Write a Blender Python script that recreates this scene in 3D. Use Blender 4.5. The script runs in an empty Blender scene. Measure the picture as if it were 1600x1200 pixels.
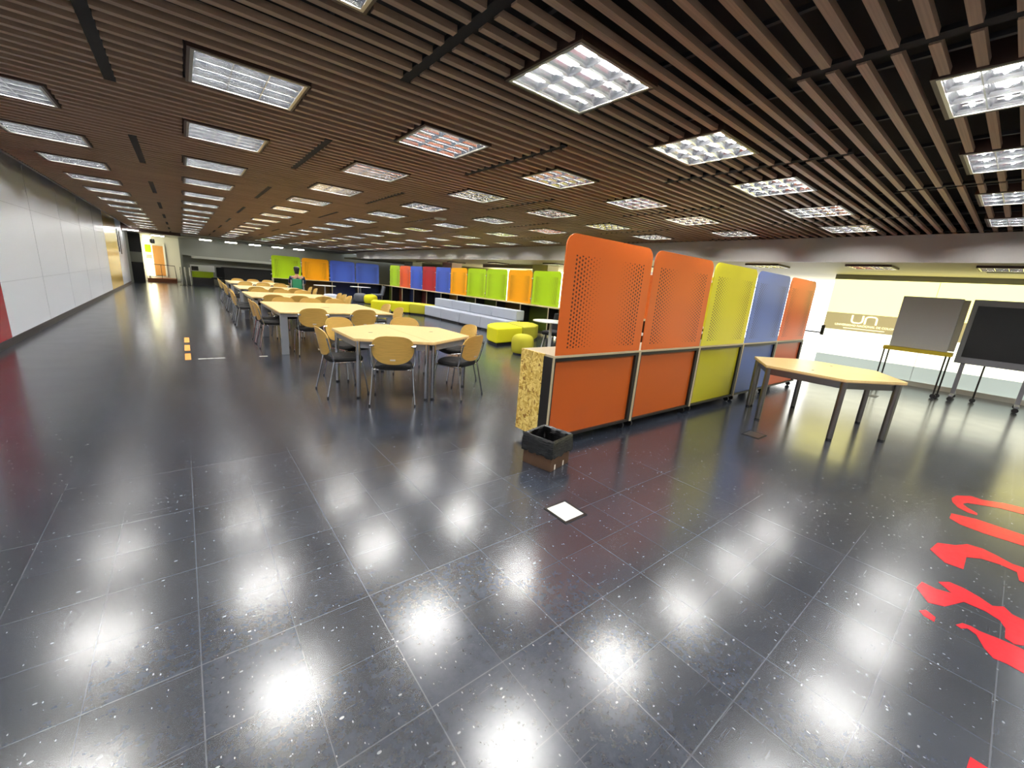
import bpy, bmesh, math, random
from mathutils import Vector, Matrix
random.seed(7)
scene = bpy.context.scene
C = scene.collection
PI = math.pi

# ------------------------------------------------------------------ camera
cam_data = bpy.data.cameras.new('camera')
cam = bpy.data.objects.new('camera', cam_data); C.objects.link(cam)
F_PX, YAW, PITCH, ROLL, EYE = 630.03, 0.686206, 0.243254, 0.0785293, 1.5
cam_data.sensor_width = 36.0
cam_data.lens = F_PX / 1600 * 36.0
cam_data.clip_start = 0.05; cam_data.clip_end = 200
_f = Vector((math.sin(YAW)*math.cos(PITCH), math.cos(YAW)*math.cos(PITCH), -math.sin(PITCH)))
_r = Vector((math.cos(YAW), -math.sin(YAW), 0)); _u = _r.cross(_f)
_r2 = math.cos(ROLL)*_r + math.sin(ROLL)*_u; _u2 = -math.sin(ROLL)*_r + math.cos(ROLL)*_u
_m = Matrix((_r2, _u2, -_f)).transposed().to_4x4(); _m.translation = Vector((0, 0, EYE))
cam.matrix_world = _m
scene.camera = cam

# ------------------------------------------------------------------ light and exposure
scene.view_settings.view_transform = 'Standard'
scene.view_settings.look = 'None'
scene.view_settings.gamma = 1.0
scene.view_settings.use_curve_mapping = False
scene.view_settings.exposure = 0.53
TUBE_L = 76.0      # radiance of the fluorescent tubes
GLASS_L = 1.4      # backlit frosted glass wall
scene.cycles.use_denoising = True
scene.cycles.max_bounces = 8
scene.cycles.diffuse_bounces = 4
scene.cycles.glossy_bounces = 4
scene.cycles.transparent_max_bounces = 12
scene.cycles.caustics_reflective = False
scene.cycles.caustics_refractive = False
scene.cycles.sample_clamp_indirect = 4.0
scene.cycles.use_adaptive_sampling = False
world = bpy.data.worlds.new('world'); scene.world = world
world.use_nodes = True
world.node_tree.nodes['Background'].inputs[0].default_value = (0.85, 0.92, 1.0, 1)
world.node_tree.nodes['Background'].inputs[1].default_value = 0.6

# ------------------------------------------------------------------ materials
def srgb(r, g, b):
    f = lambda c: (c/255/12.92) if c/255 <= 0.04045 else ((c/255+0.055)/1.055)**2.4
    return (f(r), f(g), f(b), 1)

def mat(name, col, rough=0.5, metal=0.0, spec=0.5, coat=0.0, emit=0.0, noise=0.0, nscale=8.0, stretch=(1, 1, 1), bump=0.0):
    m = bpy.data.materials.new(name); m.use_nodes = True
    nt = m.node_tree; b = nt.nodes['Principled BSDF']
    if len(col) == 3: col = srgb(*col)
    b.inputs['Base Color'].default_value = col
    b.inputs['Roughness'].default_value = rough
    b.inputs['Metallic'].default_value = metal
    b.inputs['Specular IOR Level'].default_value = spec
    b.inputs['Coat Weight'].default_value = coat
    if emit:
        b.inputs['Emission Color'].default_value = col
        b.inputs['Emission Strength'].default_value = emit
    if noise or bump:
        tc = nt.nodes.new('ShaderNodeTexCoord'); mp = nt.nodes.new('ShaderNodeMapping')
        mp.inputs['Scale'].default_value = stretch
        nz = nt.nodes.new('ShaderNodeTexNoise'); nz.inputs['Scale'].default_value = nscale
        nz.inputs['Detail'].default_value = 5
        nt.links.new(tc.outputs['Object'], mp.inputs[0]); nt.links.new(mp.outputs[0], nz.inputs['Vector'])
        if noise:
            r = nt.nodes.new('ShaderNodeValToRGB')
            k0, k1 = 1-noise, 1+noise
            r.color_ramp.elements[0].color = (col[0]*k0, col[1]*k0, col[2]*k0, 1)
            r.color_ramp.elements[1].color = (min(1, col[0]*k1), min(1, col[1]*k1), min(1, col[2]*k1), 1)
            r.color_ramp.elements[0].position = 0.3; r.color_ramp.elements[1].position = 0.7
            nt.links.new(nz.outputs[0], r.inputs[0]); nt.links.new(r.outputs[0], b.inputs['Base Color'])
        if bump:
            bp = nt.nodes.new('ShaderNodeBump'); bp.inputs['Strength'].default_value = bump
            bp.inputs['Distance'].default_value = 0.01
            nt.links.new(nz.outputs[0], bp.inputs['Height']); nt.links.new(bp.outputs[0], b.inputs['Normal'])
    return m

M = {}
M['slat'] = mat('slat_wood', (174, 147, 124), 0.5, noise=0.16, nscale=3, stretch=(0.5, 40, 8))
M['dark'] = mat('plenum_black', (16, 16, 20), 0.9)
M['channel'] = mat('ceiling_channel', (60, 60, 64), 0.6, metal=0.5)
M['brownbox'] = mat('surround_brown', (62, 42, 34), 0.5)
M['trim'] = mat('fixture_trim', (190, 188, 180), 0.3, metal=0.7)
M['mirror'] = mat('louvre_mirror', (236, 238, 242), 0.2, metal=0.985)
M['reflector'] = mat('fixture_reflector', (245, 245, 245), 0.5)
M['softtube'] = mat('soft_tube', (1.0, 0.985, 0.94, 1), 0.4, emit=40.0)
M['tube'] = mat('fluorescent_tube', (1.0, 0.985, 0.94, 1), 0.4, emit=TUBE_L)
M['white'] = mat('white_paint', (222, 222, 218), 0.5)
M['wallwhite'] = mat('wall_panel_white', (240, 244, 252), 0.3, spec=0.5)
M['wallyellow'] = mat('wall_panel_yellow', (226, 192, 104), 0.2, spec=0.5)
M['wallred'] = mat('wall_panel_red', (168, 34, 42), 0.2, spec=0.5)
M['joint'] = mat('panel_joint', (204, 208, 216), 0.4)
M['base'] = mat('baseboard_dark', (44, 38, 40), 0.35)
M['soffit'] = mat('soffit_grey', (206, 203, 200), 0.5)
M['lowceil'] = mat('low_ceiling_cream', (206, 198, 170), 0.6)
M['cream'] = mat('cream_wall', (226, 218, 186), 0.5)
M['pinkish'] = mat('pale_pink_column', (214, 186, 176), 0.5)
M['farwall'] = mat('far_wall_grey', (150, 152, 142), 0.5)
M['farband'] = mat('far_band_light', (190, 192, 180), 0.5)
M['fardark'] = mat('far_dark', (34, 34, 36), 0.5)
M['chrome'] = mat('chrome', (205, 207, 212), 0.16, metal=1.0)
M['steel'] = mat('brushed_steel', (128, 126, 124), 0.28, metal=0.9)
M['greysteel'] = mat('grey_painted_steel', (150, 154, 162), 0.35, metal=0.3)
M['blackfab'] = mat('black_fabric', (9, 9, 12), 0.9, bump=0.3, nscale=120)
M['blackpl'] = mat('black_plastic', (18, 18, 20), 0.45)
M['ply'] = mat('plywood_veneer', (218, 176, 92), 0.32, noise=0.10, nscale=6, stretch=(1, 6, 24))
M['tabletop'] = mat('table_laminate', (236, 208, 146), 0.3, noise=0.06, nscale=5, stretch=(3, 30, 3))
M['edge'] = mat('table_edge', (206, 170, 120), 0.4)
M['mark'] = mat('grommet', (120, 90, 60), 0.5)
M['plyedge'] = mat('board_edge', (188, 174, 142), 0.5)
M['blackbar'] = mat('black_steel', (30, 28, 26), 0.4, metal=0.3)
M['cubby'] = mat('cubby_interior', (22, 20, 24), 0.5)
M['yellowfab'] = mat('yellow_fabric', (232, 226, 22), 0.85, bump=0.2, nscale=90)
M['olivefab'] = mat('olive_yellow_fabric', (190, 184, 46), 0.85, bump=0.2, nscale=90)
M['greyfab'] = mat('light_grey_fabric', (178, 184, 198), 0.85, bump=0.2, nscale=90)
M['darkgreyfab'] = mat('dark_grey_fabric', (96, 100, 108), 0.85)
M['seam'] = mat('plinth_black', (14, 14, 16), 0.7)
M['whitepl'] = mat('white_plastic', (232, 232, 230), 0.3)
M['bag'] = mat('bin_bag', (8, 8, 9), 0.26, spec=0.6, bump=0.5, nscale=14, stretch=(1, 1, 6))
M['cardboard'] = mat('cardboard', (78, 54, 34), 0.7, noise=0.12, nscale=10)
M['tape'] = mat('white_tape', (222, 214, 200), 0.6)
M['orangetape'] = mat('orange_tape', (250, 160, 62), 0.5)
M['redvinyl'] = mat('red_vinyl', (198, 44, 54), 0.2, noise=0.06, nscale=30)
M['board'] = mat('grey_board', (184, 184, 182), 0.35)
M['boardside'] = mat('board_side', (158, 156, 136), 0.5)
M['tray'] = mat('yellow_tray', (206, 180, 40), 0.45)
M['screenblk'] = mat('display_black', (10, 10, 9), 0.25)
M['bezel'] = mat('display_bezel', (138, 138, 144), 0.35, metal=0.2)
M['wooddoor'] = mat('door_wood', (206, 148, 84), 0.5, noise=0.08, nscale=6, stretch=(8, 8, 0.6))
M['brownstep'] = mat('brown_ramp', (130, 78, 56), 0.5)
M['lime'] = mat('lime_panel', (176, 204, 20), 0.5)
M['daylight'] = mat('daylight_pane', (1.0, 1.0, 0.97, 1), 0.3, emit=2.2)
M['skin'] = mat('skin', (176, 128, 100), 0.55)
M['hair'] = mat('hair_black', (14, 12, 12), 0.6)
M['navy'] = mat('navy_shirt', (26, 32, 58), 0.85)
M['trousers'] = mat('dark_trousers', (20, 20, 26), 0.85)
M['greenpl'] = mat('green_plastic', (58, 150, 112), 0.4)
M['sticker'] = mat('white_sticker', (216, 206, 190), 0.5)

def panel_mat(name, col, perf):
    """powder-coated sheet; perf adds rows of drilled holes, largest at both sides and vanishing in the middle"""
    m = bpy.data.materials.new(name); m.use_nodes = True
    nt = m.node_tree; b = nt.nodes['Principled BSDF']; N = nt.nodes.new; L = nt.links.new
    b.inputs['Base Color'].default_value = srgb(*col); b.inputs['Roughness'].default_value = 0.38
    if not perf: return m
    tc = N('ShaderNodeTexCoord'); sp = N('ShaderNodeSeparateXYZ'); L(tc.outputs['Object'], sp.inputs[0])
    def mth(op, a, b_=None, c=None):
        n = N('ShaderNodeMath'); n.operation = op
        for i, v in enumerate((a, b_, c)):
            if v is None: continue
            if isinstance(v, (int, float)): n.inputs[i].default_value = v
            else: L(v, n.inputs[i])
        return n.outputs[0]
    x, z = sp.outputs[0], sp.outputs[2]
    A, B = 0.076, 0.0365
    u = mth('ADD', mth('DIVIDE', x, A), mth('DIVIDE', z, B)); v = mth('SUBTRACT', mth('DIVIDE', x, A), mth('DIVIDE', z, B))
    fu = mth('SUBTRACT', mth('FRACT', u), 0.5); fv = mth('SUBTRACT', mth('FRACT', v), 0.5)
    dx = mth('MULTIPLY', mth('ADD', fu, fv), A/2); dz = mth('MULTIPLY', mth('SUBTRACT', fu, fv), B/2)
    d = mth('SQRT', mth('ADD', mth('MULTIPLY', dx, dx), mth('MULTIPLY', dz, dz)))
    ax = mth('ABSOLUTE', x)
    rad = mth('MULTIPLY', mth('MINIMUM', mth('MAXIMUM', mth('SUBTRACT', ax, 0.07), 0), 0.34), 0.0108/0.34)
    hole = mth('LESS_THAN', d, rad)
    inx = mth('LESS_THAN', ax, 0.505)
    inz = mth('LESS_THAN', mth('ABSOLUTE', mth('SUBTRACT', z, 0.47)), 0.41)
    msk = mth('MULTIPLY', mth('MULTIPLY', hole, inx), inz)
    mx = N('ShaderNodeMix'); mx.data_type = 'RGBA'; L(msk, mx.inputs['Factor'])
    c = srgb(*col); mx.inputs['A'].default_value = c; mx.inputs['B'].default_value = (c[0]*0.12, c[1]*0.08, c[2]*0.10, 1)   # drilled holes coloured as darker dots of the sheet tint, not cut
    L(mx.outputs['Result'], b.inputs['Base Color'])
    return m

COL = {'orange': (212, 98, 28), 'yellow': (214, 204, 36), 'blue': (66, 96, 200), 'lime': (176, 216, 22),
       'amber': (252, 172, 8), 'red': (176, 34, 42), 'coral': (240, 104, 44), 'dusk': (92, 116, 186)}
for k, v in COL.items():
    M['p_'+k] = panel_mat('screen_'+k, v, True)
    M['s_'+k] = panel_mat('sheet_'+k, tuple(int(c*0.88) for c in v), False)

for k, v in COL.items(): M['b_'+k] = mat('sheet_back_'+k, tuple(int(c*0.42) for c in v), 0.5)  # sheet colours darkened to stand for the shade inside the cubbies

def osb_mat():
    m = bpy.data.materials.new('osb_board'); m.use_nodes = True
    nt = m.node_tree; b = nt.nodes['Principled BSDF']; N = nt.nodes.new; L = nt.links.new
    tc = N('ShaderNodeTexCoord'); mp = N('ShaderNodeMapping'); mp.inputs['Scale'].default_value = (30, 30, 30)
    mp.inputs['Rotation'].default_value = (0.5, 0.3, 0.6)
    nz = N('ShaderNodeTexNoise'); nz.inputs['Scale'].default_value = 0.35; nz.inputs['Detail'].default_value = 2
    mx = N('ShaderNodeVectorMath'); mx.operation = 'MULTIPLY_ADD'; mx.inputs[1].default_value = (5, 5, 5)
    v = N('ShaderNodeTexVoronoi'); v.inputs['Scale'].default_value = 1.5
    L(tc.outputs['Object'], mp.inputs[0]); L(mp.outputs[0], nz.inputs['Vector'])
    L(nz.outputs['Color'], mx.inputs[0]); L(mp.outputs[0], mx.inputs[2]); L(mx.outputs[0], v.inputs['Vector'])
    r = N('ShaderNodeValToRGB'); e = r.color_ramp.elements
    e[0].color = srgb(150, 106, 40); e[0].position = 0.0; e[1].color = srgb(246, 220, 132); e[1].position = 0.85
    q = e.new(0.18); q.color = srgb(206, 164, 66)
    sp = N('ShaderNodeSeparateColor'); L(v.outputs['Color'], sp.inputs[0]); L(sp.outputs[0], r.inputs[0])
    L(r.outputs[0], b.inputs['Base Color']); b.inputs['Roughness'].default_value = 0.6
    return m
M['osb'] = osb_mat()

def floor_mat():
    m = bpy.data.materials.new('polished_vinyl_tiles'); m.use_nodes = True
    nt = m.node_tree; b = nt.nodes['Principled BSDF']; N = nt.nodes.new; L = nt.links.new
    tc = N('ShaderNodeTexCoord'); sp = N('ShaderNodeSeparateXYZ'); L(tc.outputs['Object'], sp.inputs[0])
    def mth(op, a, b_=None, c=None):
        n = N('ShaderNodeMath'); n.operation = op
        for i, v in enumerate((a, b_, c)):
            if v is None: continue
            if isinstance(v, (int, float)): n.inputs[i].default_value = v
            else: L(v, n.inputs[i])
        return n.outputs[0]
    def line(s, off, pitch, w):
        t = mth('FRACT', mth('DIVIDE', mth('SUBTRACT', s, off), pitch))
        t = mth('ABSOLUTE', mth('SUBTRACT', t, 0.5))
        return mth('GREATER_THAN', t, 0.5 - w/pitch/2)
    T = 0.32
    x, y = sp.outputs[0], sp.outputs[1]
    fine = mth('MAXIMUM', line(x, -0.08, T, 0.0032), line(y, 0.035, T, 0.0032))
    bold = mth('MAXIMUM', line(x, -0.08, 2*T, 0.0045), line(y, 0.355, 2*T, 0.0045))
    # per tile tone
    fx = mth('FLOOR', mth('DIVIDE', mth('SUBTRACT', x, -0.08), T)); fy = mth('FLOOR', mth('DIVIDE', mth('SUBTRACT', y, 0.035), T))
    cb = N('ShaderNodeCombineXYZ'); L(fx, cb.inputs[0]); L(fy, cb.inputs[1])
    wn = N('ShaderNodeTexWhiteNoise'); L(cb.outputs[0], wn.inputs['Vector'])
    # mottling
    n1 = N('ShaderNodeTexNoise'); n1.inputs['Scale'].default_value = 26; n1.inputs['Detail'].default_value = 8; n1.inputs['Roughness'].default_value = 0.7
    L(tc.outputs['Object'], n1.inputs['Vector'])
    r = N('ShaderNodeValToRGB'); e = r.color_ramp.elements
    e[0].position = 0.32; e[0].color = (0.018, 0.023, 0.034, 1); e[1].position = 0.75; e[1].color = (0.036, 0.043, 0.062, 1)
    L(n1.outputs[0], r.inputs[0])
    tone = mth('ADD', mth('MULTIPLY', wn.outputs['Value'], 0.35), 0.82)
    mx = N('ShaderNodeMix'); mx.data_type = 'RGBA'; mx.blend_type = 'MULTIPLY'; mx.inputs['Factor'].default_value = 1
    L(r.outputs[0], mx.inputs['A']); 
    cc = N('ShaderNodeCombineColor'); L(tone, cc.inputs[0]); L(tone, cc.inputs[1]); L(tone, cc.inputs[2]); L(cc.outputs[0], mx.inputs['B'])
    # flecks
    def flecks(scale, thr, stretch, seed):
        mp = N('ShaderNodeMapping'); mp.inputs['Scale'].default_value = stretch; mp.inputs['Rotation'].default_value = (0, 0, seed)
        L(tc.outputs['Object'], mp.inputs[0])
        v = N('ShaderNodeTexVoronoi'); v.inputs['Scale'].default_value = scale; L(mp.outputs[0], v.inputs['Vector'])
        s = N('ShaderNodeSeparateColor'); L(v.outputs['Color'], s.inputs[0])
        near = mth('LESS_THAN', v.outputs['Distance'], mth('MULTIPLY', s.outputs[1], 0.24))
        return mth('MULTIPLY', near, mth('GREATER_THAN', s.outputs[0], thr))
    f = mth('MAXIMUM', flecks(85, 0.80, (1, 0.5, 1), 0.3), flecks(46, 0.90, (0.6, 1, 1), 1.1))
    # scratches
    mp = N('ShaderNodeMapping'); mp.inputs['Scale'].default_value = (2.2, 60, 1); mp.inputs['Rotation'].default_value = (0, 0, 0.35)
    L(tc.outputs['Object'], mp.inputs[0])
    n2 = N('ShaderNodeTexNoise'); n2.inputs['Scale'].default_value = 2.0; n2.inputs['Detail'].default_value = 3; L(mp.outputs[0], n2.inputs['Vector'])
    scr = mth('MULTIPLY', mth('GREATER_THAN', n2.outputs[0], 0.70), 0.16)
    lw = mth('MAXIMUM', mth('MULTIPLY', fine, 0.13), mth('MULTIPLY', bold, 0.21))
    w = mth('MAXIMUM', mth('MAXIMUM', lw, mth('MULTIPLY', f, 0.75)), scr)
    m2 = N('ShaderNodeMix'); m2.data_type = 'RGBA'; L(w, m2.inputs['Factor']); L(mx.outputs['Result'], m2.inputs['A'])
    m2.inputs['B'].default_value = (0.30, 0.31, 0.33, 1)
    L(m2.outputs['Result'], b.inputs['Base Color'])
    n3 = N('ShaderNodeTexNoise'); n3.inputs['Scale'].default_value = 3; n3.inputs['Detail'].default_value = 6; L(tc.outputs['Object'], n3.inputs['Vector'])
    L(mth('ADD', mth('MULTIPLY', n3.outputs[0], 0.10), FLOOR_ROUGH), b.inputs['Roughness'])
    b.inputs['IOR'].default_value = 1.6; b.inputs['Specular IOR Level'].default_value = 0.55
    b.inputs['Coat Weight'].default_value = 0.5; b.inputs['Coat Roughness'].default_value = 0.17; b.inputs['Coat IOR'].default_value = 1.5
    n4 = N('ShaderNodeTexNoise'); n4.inputs['Scale'].default_value = 9; n4.inputs['Detail'].default_value = 3; L(tc.outputs['Object'], n4.inputs['Vector'])
    return m
FLOOR_ROUGH = 0.185
M['floor'] = floor_mat()

# ------------------------------------------------------------------ mesh helpers
class MB:
    def __init__(s): s.b = bmesh.new()
    def box(s, x0, x1, y0, y1, z0, z1, bevel=0.0, seg=2, mtx=None, mi=0):
        g = bmesh.ops.create_cube(s.b, size=1.0)['verts']
        bmesh.ops.scale(s.b, vec=(x1-x0, y1-y0, z1-z0), verts=g)
        bmesh.ops.translate(s.b, vec=((x0+x1)/2, (y0+y1)/2, (z0+z1)/2), verts=g)
        if mi:
            for f in {f for v in g for f in v.link_faces}: f.material_index = mi
        if mtx is not None: bmesh.ops.transform(s.b, matrix=mtx, verts=g)
        if bevel:
            ed = list({e for v in g for e in v.link_edges})
            bmesh.ops.bevel(s.b, geom=ed, offset=bevel, segments=seg, profile=0.5, affect='EDGES')
        return s
    def tube(s, pts, r, seg=10, caps=True):
        pts = [Vector(p) for p in pts]; rings = []
        for i, p in enumerate(pts):
            d = (pts[min(i+1, len(pts)-1)] - pts[max(i-1, 0)]).normalized()
            a = d.cross(Vector((0, 0, 1)));
            if a.length < 1e-3: a = d.cross(Vector((0, 1, 0)))
            a.normalize(); c = d.cross(a)
            rr = r[i] if isinstance(r, (list, tuple)) else r
            rings.append([s.b.verts.new(p + rr*(math.cos(t)*a + math.sin(t)*c)) for t in [2*PI*k/seg for k in range(seg)]])
        for A, B in zip(rings, rings[1:]):
            for k in range(seg): s.b.faces.new((A[k], A[(k+1) % seg], B[(k+1) % seg], B[k]))
        if caps:
            s.b.faces.new(rings[0][::-1]); s.b.faces.new(rings[-1])
        return s
    def lathe(s, prof, cx=0, cy=0, seg=32, sx=1, sy=1):
        rings = [[s.b.verts.new((cx+sx*r*math.cos(2*PI*k/seg), cy+sy*r*math.sin(2*PI*k/seg), z)) for k in range(seg)] for r, z in prof]
        for A, B in zip(rings, rings[1:]):
            for k in range(seg): s.b.faces.new((A[k], A[(k+1) % seg], B[(k+1) % seg], B[k]))
        s.b.faces.new(rings[0][::-1]); s.b.faces.new(rings[-1])
        return s
    def prism(s, poly, z0, z1, mtx=None):
        A = [s.b.verts.new((x, y, z0)) for x, y in poly]; B = [s.b.verts.new((x, y, z1)) for x, y in poly]
        n = len(poly)
        for k in range(n): s.b.faces.new((A[k], A[(k+1) % n], B[(k+1) % n], B[k]))
        s.b.faces.new(A[::-1]); s.b.faces.new(B)
        if mtx is not None: bmesh.ops.transform(s.b, matrix=mtx, verts=A+B)
        return s
    def build(s, name, m, parent=None, smooth=False, kind=None, loc=None):
        bmesh.ops.recalc_face_normals(s.b, faces=s.b.faces)
        me = bpy.data.meshes.new(name); s.b.to_mesh(me); s.b.free()
        for q in (m if isinstance(m, (list, tuple)) else [m]): me.materials.append(q)
        if smooth:
            for p in me.polygons: p.use_smooth = True
            try: me.set_sharp_from_angle(angle=math.radians(42))
            except Exception: pass
        o = bpy.data.objects.new(name, me); C.objects.link(o)
        if parent: o.parent = parent
        if kind: o['kind'] = kind
        if loc: o.location = loc
        return o

def thing(name, label, cat, loc=(0, 0, 0), rz=0, group=None):
    o = bpy.data.objects.new(name, None); C.objects.link(o); o.empty_display_size = 0.1
    o.location = loc; o.rotation_euler = (0, 0, rz); o['label'] = label; o['category'] = cat
    if group: o['group'] = group
    return o
def tag(o, label, cat, group=None):
    o['label'] = label; o['category'] = cat
    if group: o['group'] = group
    return o
def dup(root, loc, rz, label, group=None):
    r = root.copy(); C.objects.link(r); r.location = loc; r.rotation_euler = (0, 0, rz); r['label'] = label
    if group: r['group'] = group
    for ch in root.children:
        c = ch.copy(); C.objects.link(c); c.parent = r
        for g in ch.children:
            d = g.copy(); C.objects.link(d); d.parent = c
    return r
ORD = ['first', 'second', 'third', 'fourth', 'fifth', 'sixth', 'seventh', 'eighth', 'ninth', 'tenth', 'eleventh',
       'twelfth', 'thirteenth', 'fourteenth', 'fifteenth', 'sixteenth', 'seventeenth', 'eighteenth', 'nineteenth']

# ------------------------------------------------------------------ setting
CEIL = 2.727; LOWC = 2.31
XL, XS, XR = -2.15, 9.1, 12.3
YB, YE, YF = -4.6, 28.3, 33.6
MB().box(XL-0.3, 16.2, YB-0.2, YF+0.6, -0.2, 0).build('floor', M['floor'], kind='structure')

# slatted ceiling: one mesh of slats
PX, PY = 1.5455, 1.7455
LX = [0.482 + PX*k for k in range(-1, 6)]
LY = [0.30 + PY*k for k in range(-2, 16)]
B0 = 1.172
def gaps_at(y):
    """x positions where the slat at y is cut by a joint"""
    out = []
    for i, gx in enumerate([-0.29 + PX*k for k in range(0, 7)]):
        ph = (y - (B0 if i % 2 else B0 - PY)) / (2*PY)
        if (ph - math.floor(ph)) < 0.5: out.append((gx-0.035, gx+0.035))
    return out
sl = MB(); sp = PY/13; y = B0 - 3*PY + sp/2
while y < YE:
    cuts = gaps_at(y)
    for ly in LY:
        if abs(y-ly) < 0.345: cuts += [(lx-0.355, lx+0.355) for lx in LX]
    xs = -1.76
    for a, b in sorted(cuts):
        if a > xs: sl.box(xs, a, y-0.021, y+0.021, CEIL, CEIL+0.034)
        xs = max(xs, b)
    if xs < XS: sl.box(xs, XS, y-0.021, y+0.021, CEIL, CEIL+0.034)
    y += sp
sl.build('ceiling', M['slat'], kind='structure')
pl = MB().box(XL-0.2, XS+0.1, YB, YE, 3.12, 3.2)
pl.box(XS, XS+0.1, YB, YE, CEIL, 3.2)
pl.build('ceiling_plenum', M['dark'], kind='structure')
js = MB()
for i, gx in enumerate([-0.29 + PX*k for k in range(0, 7)]):
    y0 = (B0 if i % 2 else B0 - PY) - 2*PY
    while y0 < YE:
        js.box(gx-0.034, gx+0.034, max(YB, y0+0.02), min(YE, y0+PY-0.02), CEIL+0.010, CEIL+0.034); y0 += 2*PY
js.build('ceiling_joint_strips', M['dark'], kind='structure')
ch = MB()
x = -1.6
while x < XS:
    ch.box(x-0.012, x+0.012, YB, YE, CEIL+0.036, CEIL+0.06); x += PX/2
ch.build('ceiling_channels', M['channel'], kind='structure')
MB().box(-1.80, -1.76, YB, YE, CEIL-0.005, CEIL+0.12).build('trim_1', M['brownbox'], kind='structure')
MB().box(XL-0.02, -1.99, YB, YE, 2.985, 3.12).build('trim_2', M['base'], kind='structure')

# left wall of glossy panels
def wallbox(name, m, y0, y1, z0=0.11, z1=3.12):
    MB().box(XL-0.15, XL, y0, y1, z0, z1).build(name, m, kind='structure')
wallbox('wall_left', M['wallwhite'], 9.62, 22.0)
wallbox('wall_left_red_panel', M['wallred'], 7.9, 9.62)
wallbox('wall_left_near_panel', M['wallwhite'], YB, 7.9)
wallbox('wall_left_yellow_panel', M['wallyellow'], 22.0, 25.9)
wallbox('wall_left_end_panel', M['wallwhite'], 25.9, 29.6)
MB().box(XL-0.15, XL+0.012, YB, 29.6, 0, 0.11).build('baseboard_left', M['base'], kind='structure')
jn = MB()
for z in (0.93, 2.15): jn.box(XL, XL+0.003, 9.62, 22.0, z, z+0.006)
for yy in (12.1, 14.6, 17.1, 19.6): jn.box(XL, XL+0.003, yy, yy+0.006, 0.11, 2.98)
jn.build('wall_left_joints', M['joint'], kind='structure')
MB().box(XL-0.15, XR+0.2, YB-0.2, YB, 0, 3.2).build('wall_back', M['white'], kind='structure')

# soffit, low ceiling
MB().box(XS, XS+0.1, YB, YE, LOWC, CEIL+0.1).build('wall_right_soffit', M['soffit'], kind='structure')
MB().box(XS+0.1, 16.2, YB, YE+3, LOWC, LOWC+0.1).build('ceiling_low', M['lowceil'], kind='structure')

# glass wall on the right
WY = 3.08
gw = lambda a, b: None
def glass_mat(name, col, e):
    m = mat(name, col, 0.15, spec=0.6); b = m.node_tree.nodes['Principled BSDF']
    b.inputs['Emission Color'].default_value = col if len(col) == 4 else srgb(*col)
    b.inputs['Emission Strength'].default_value = e; return m
M['gl_up'] = glass_mat('frosted_glass_upper', (255, 246, 158), GLASS_L*1.05)
M['gl_low'] = glass_mat('frosted_glass_lower', (250, 250, 226), GLASS_L*1.0)
M['gl_band'] = glass_mat('frosted_glass_band', (196, 182, 132), GLASS_L*0.42)
M['gl_foot'] = glass_mat('frosted_glass_foot', (190, 202, 196), GLASS_L*0.42)
M['gl_logo'] = glass_mat('frosted_lettering', (252, 250, 210), GLASS_L*0.8)
MB().box(XR, XR+0.03, YB, WY, 1.43, 2.20).build('window_1', M['gl_up'], kind='structure')
MB().box(XR, XR+0.03, YB, WY, 1.03, 1.43).build('window_1_band', M['gl_band'], kind='structure')
MB().box(XR, XR+0.03, YB, WY, 0.42, 1.03).build('window_1_lower', M['gl_low'], kind='structure')
MB().box(XR, XR+0.03, YB, WY, 0.10, 0.42).build('window_1_foot', M['gl_foot'], kind='structure')
MB().box(XR-0.03, XR+0.05, YB, WY, 0, 0.10).build('baseboard_right', M['white'], kind='structure')
MB().box(XR-0.02, XR+0.06, YB, WY, 2.20, LOWC).build('trim_3', M['farwall'], kind='structure')
jm = MB()
for yy in (1.28, -0.62, -2.5): jm.box(XR-0.003, XR, yy, yy+0.008, 0.10, 2.20)
jm.build('window_1_joints', M['joint'], kind='structure')
# lettering on the glass
def ribbon(pts, w, x):
    b = bmesh.new(); L_, R_ = [], []
    for i, p in enumerate(pts):
        a = pts[max(i-1, 0)]; c = pts[min(i+1, len(pts)-1)]
        d = Vector((c[0]-a[0], c[1]-a[1])).normalized(); n = Vector((-d.y, d.x))*w/2
        L_.append((p[0]+n.x, p[1]+n.y)); R_.append((p[0]-n.x, p[1]-n.y))
    return L_ + R_[::-1]
def stroke(mbx, pts, w):
    poly = ribbon(pts, w, 0)
    n = len(pts)
    for i in range(n-1):
        q = [poly[i], poly[i+1], poly[2*n-2-i], poly[2*n-1-i]]
        for dx in (0,):
            A = [mbx.b.verts.new((XR-0.006, 2.56-u*1.17, v)) for u, v in q]
            B = [mbx.b.verts.new((XR-0.0005, 2.56-u*1.17, v)) for u, v in q]
            for k in range(4): mbx.b.faces.new((A[k], A[(k+1) % 4], B[(k+1) % 4], B[k]))
            mbx.b.faces.new(A); mbx.b.faces.new(B[::-1])
def arc(cx, cy, r, a0, a1, n=8): return [(cx+r*math.cos(math.radians(a0+(a1-a0)*i/n)), cy+r*math.sin(math.radians(a0+(a1-a0)*i/n))) for i in range(n+1)]
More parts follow.
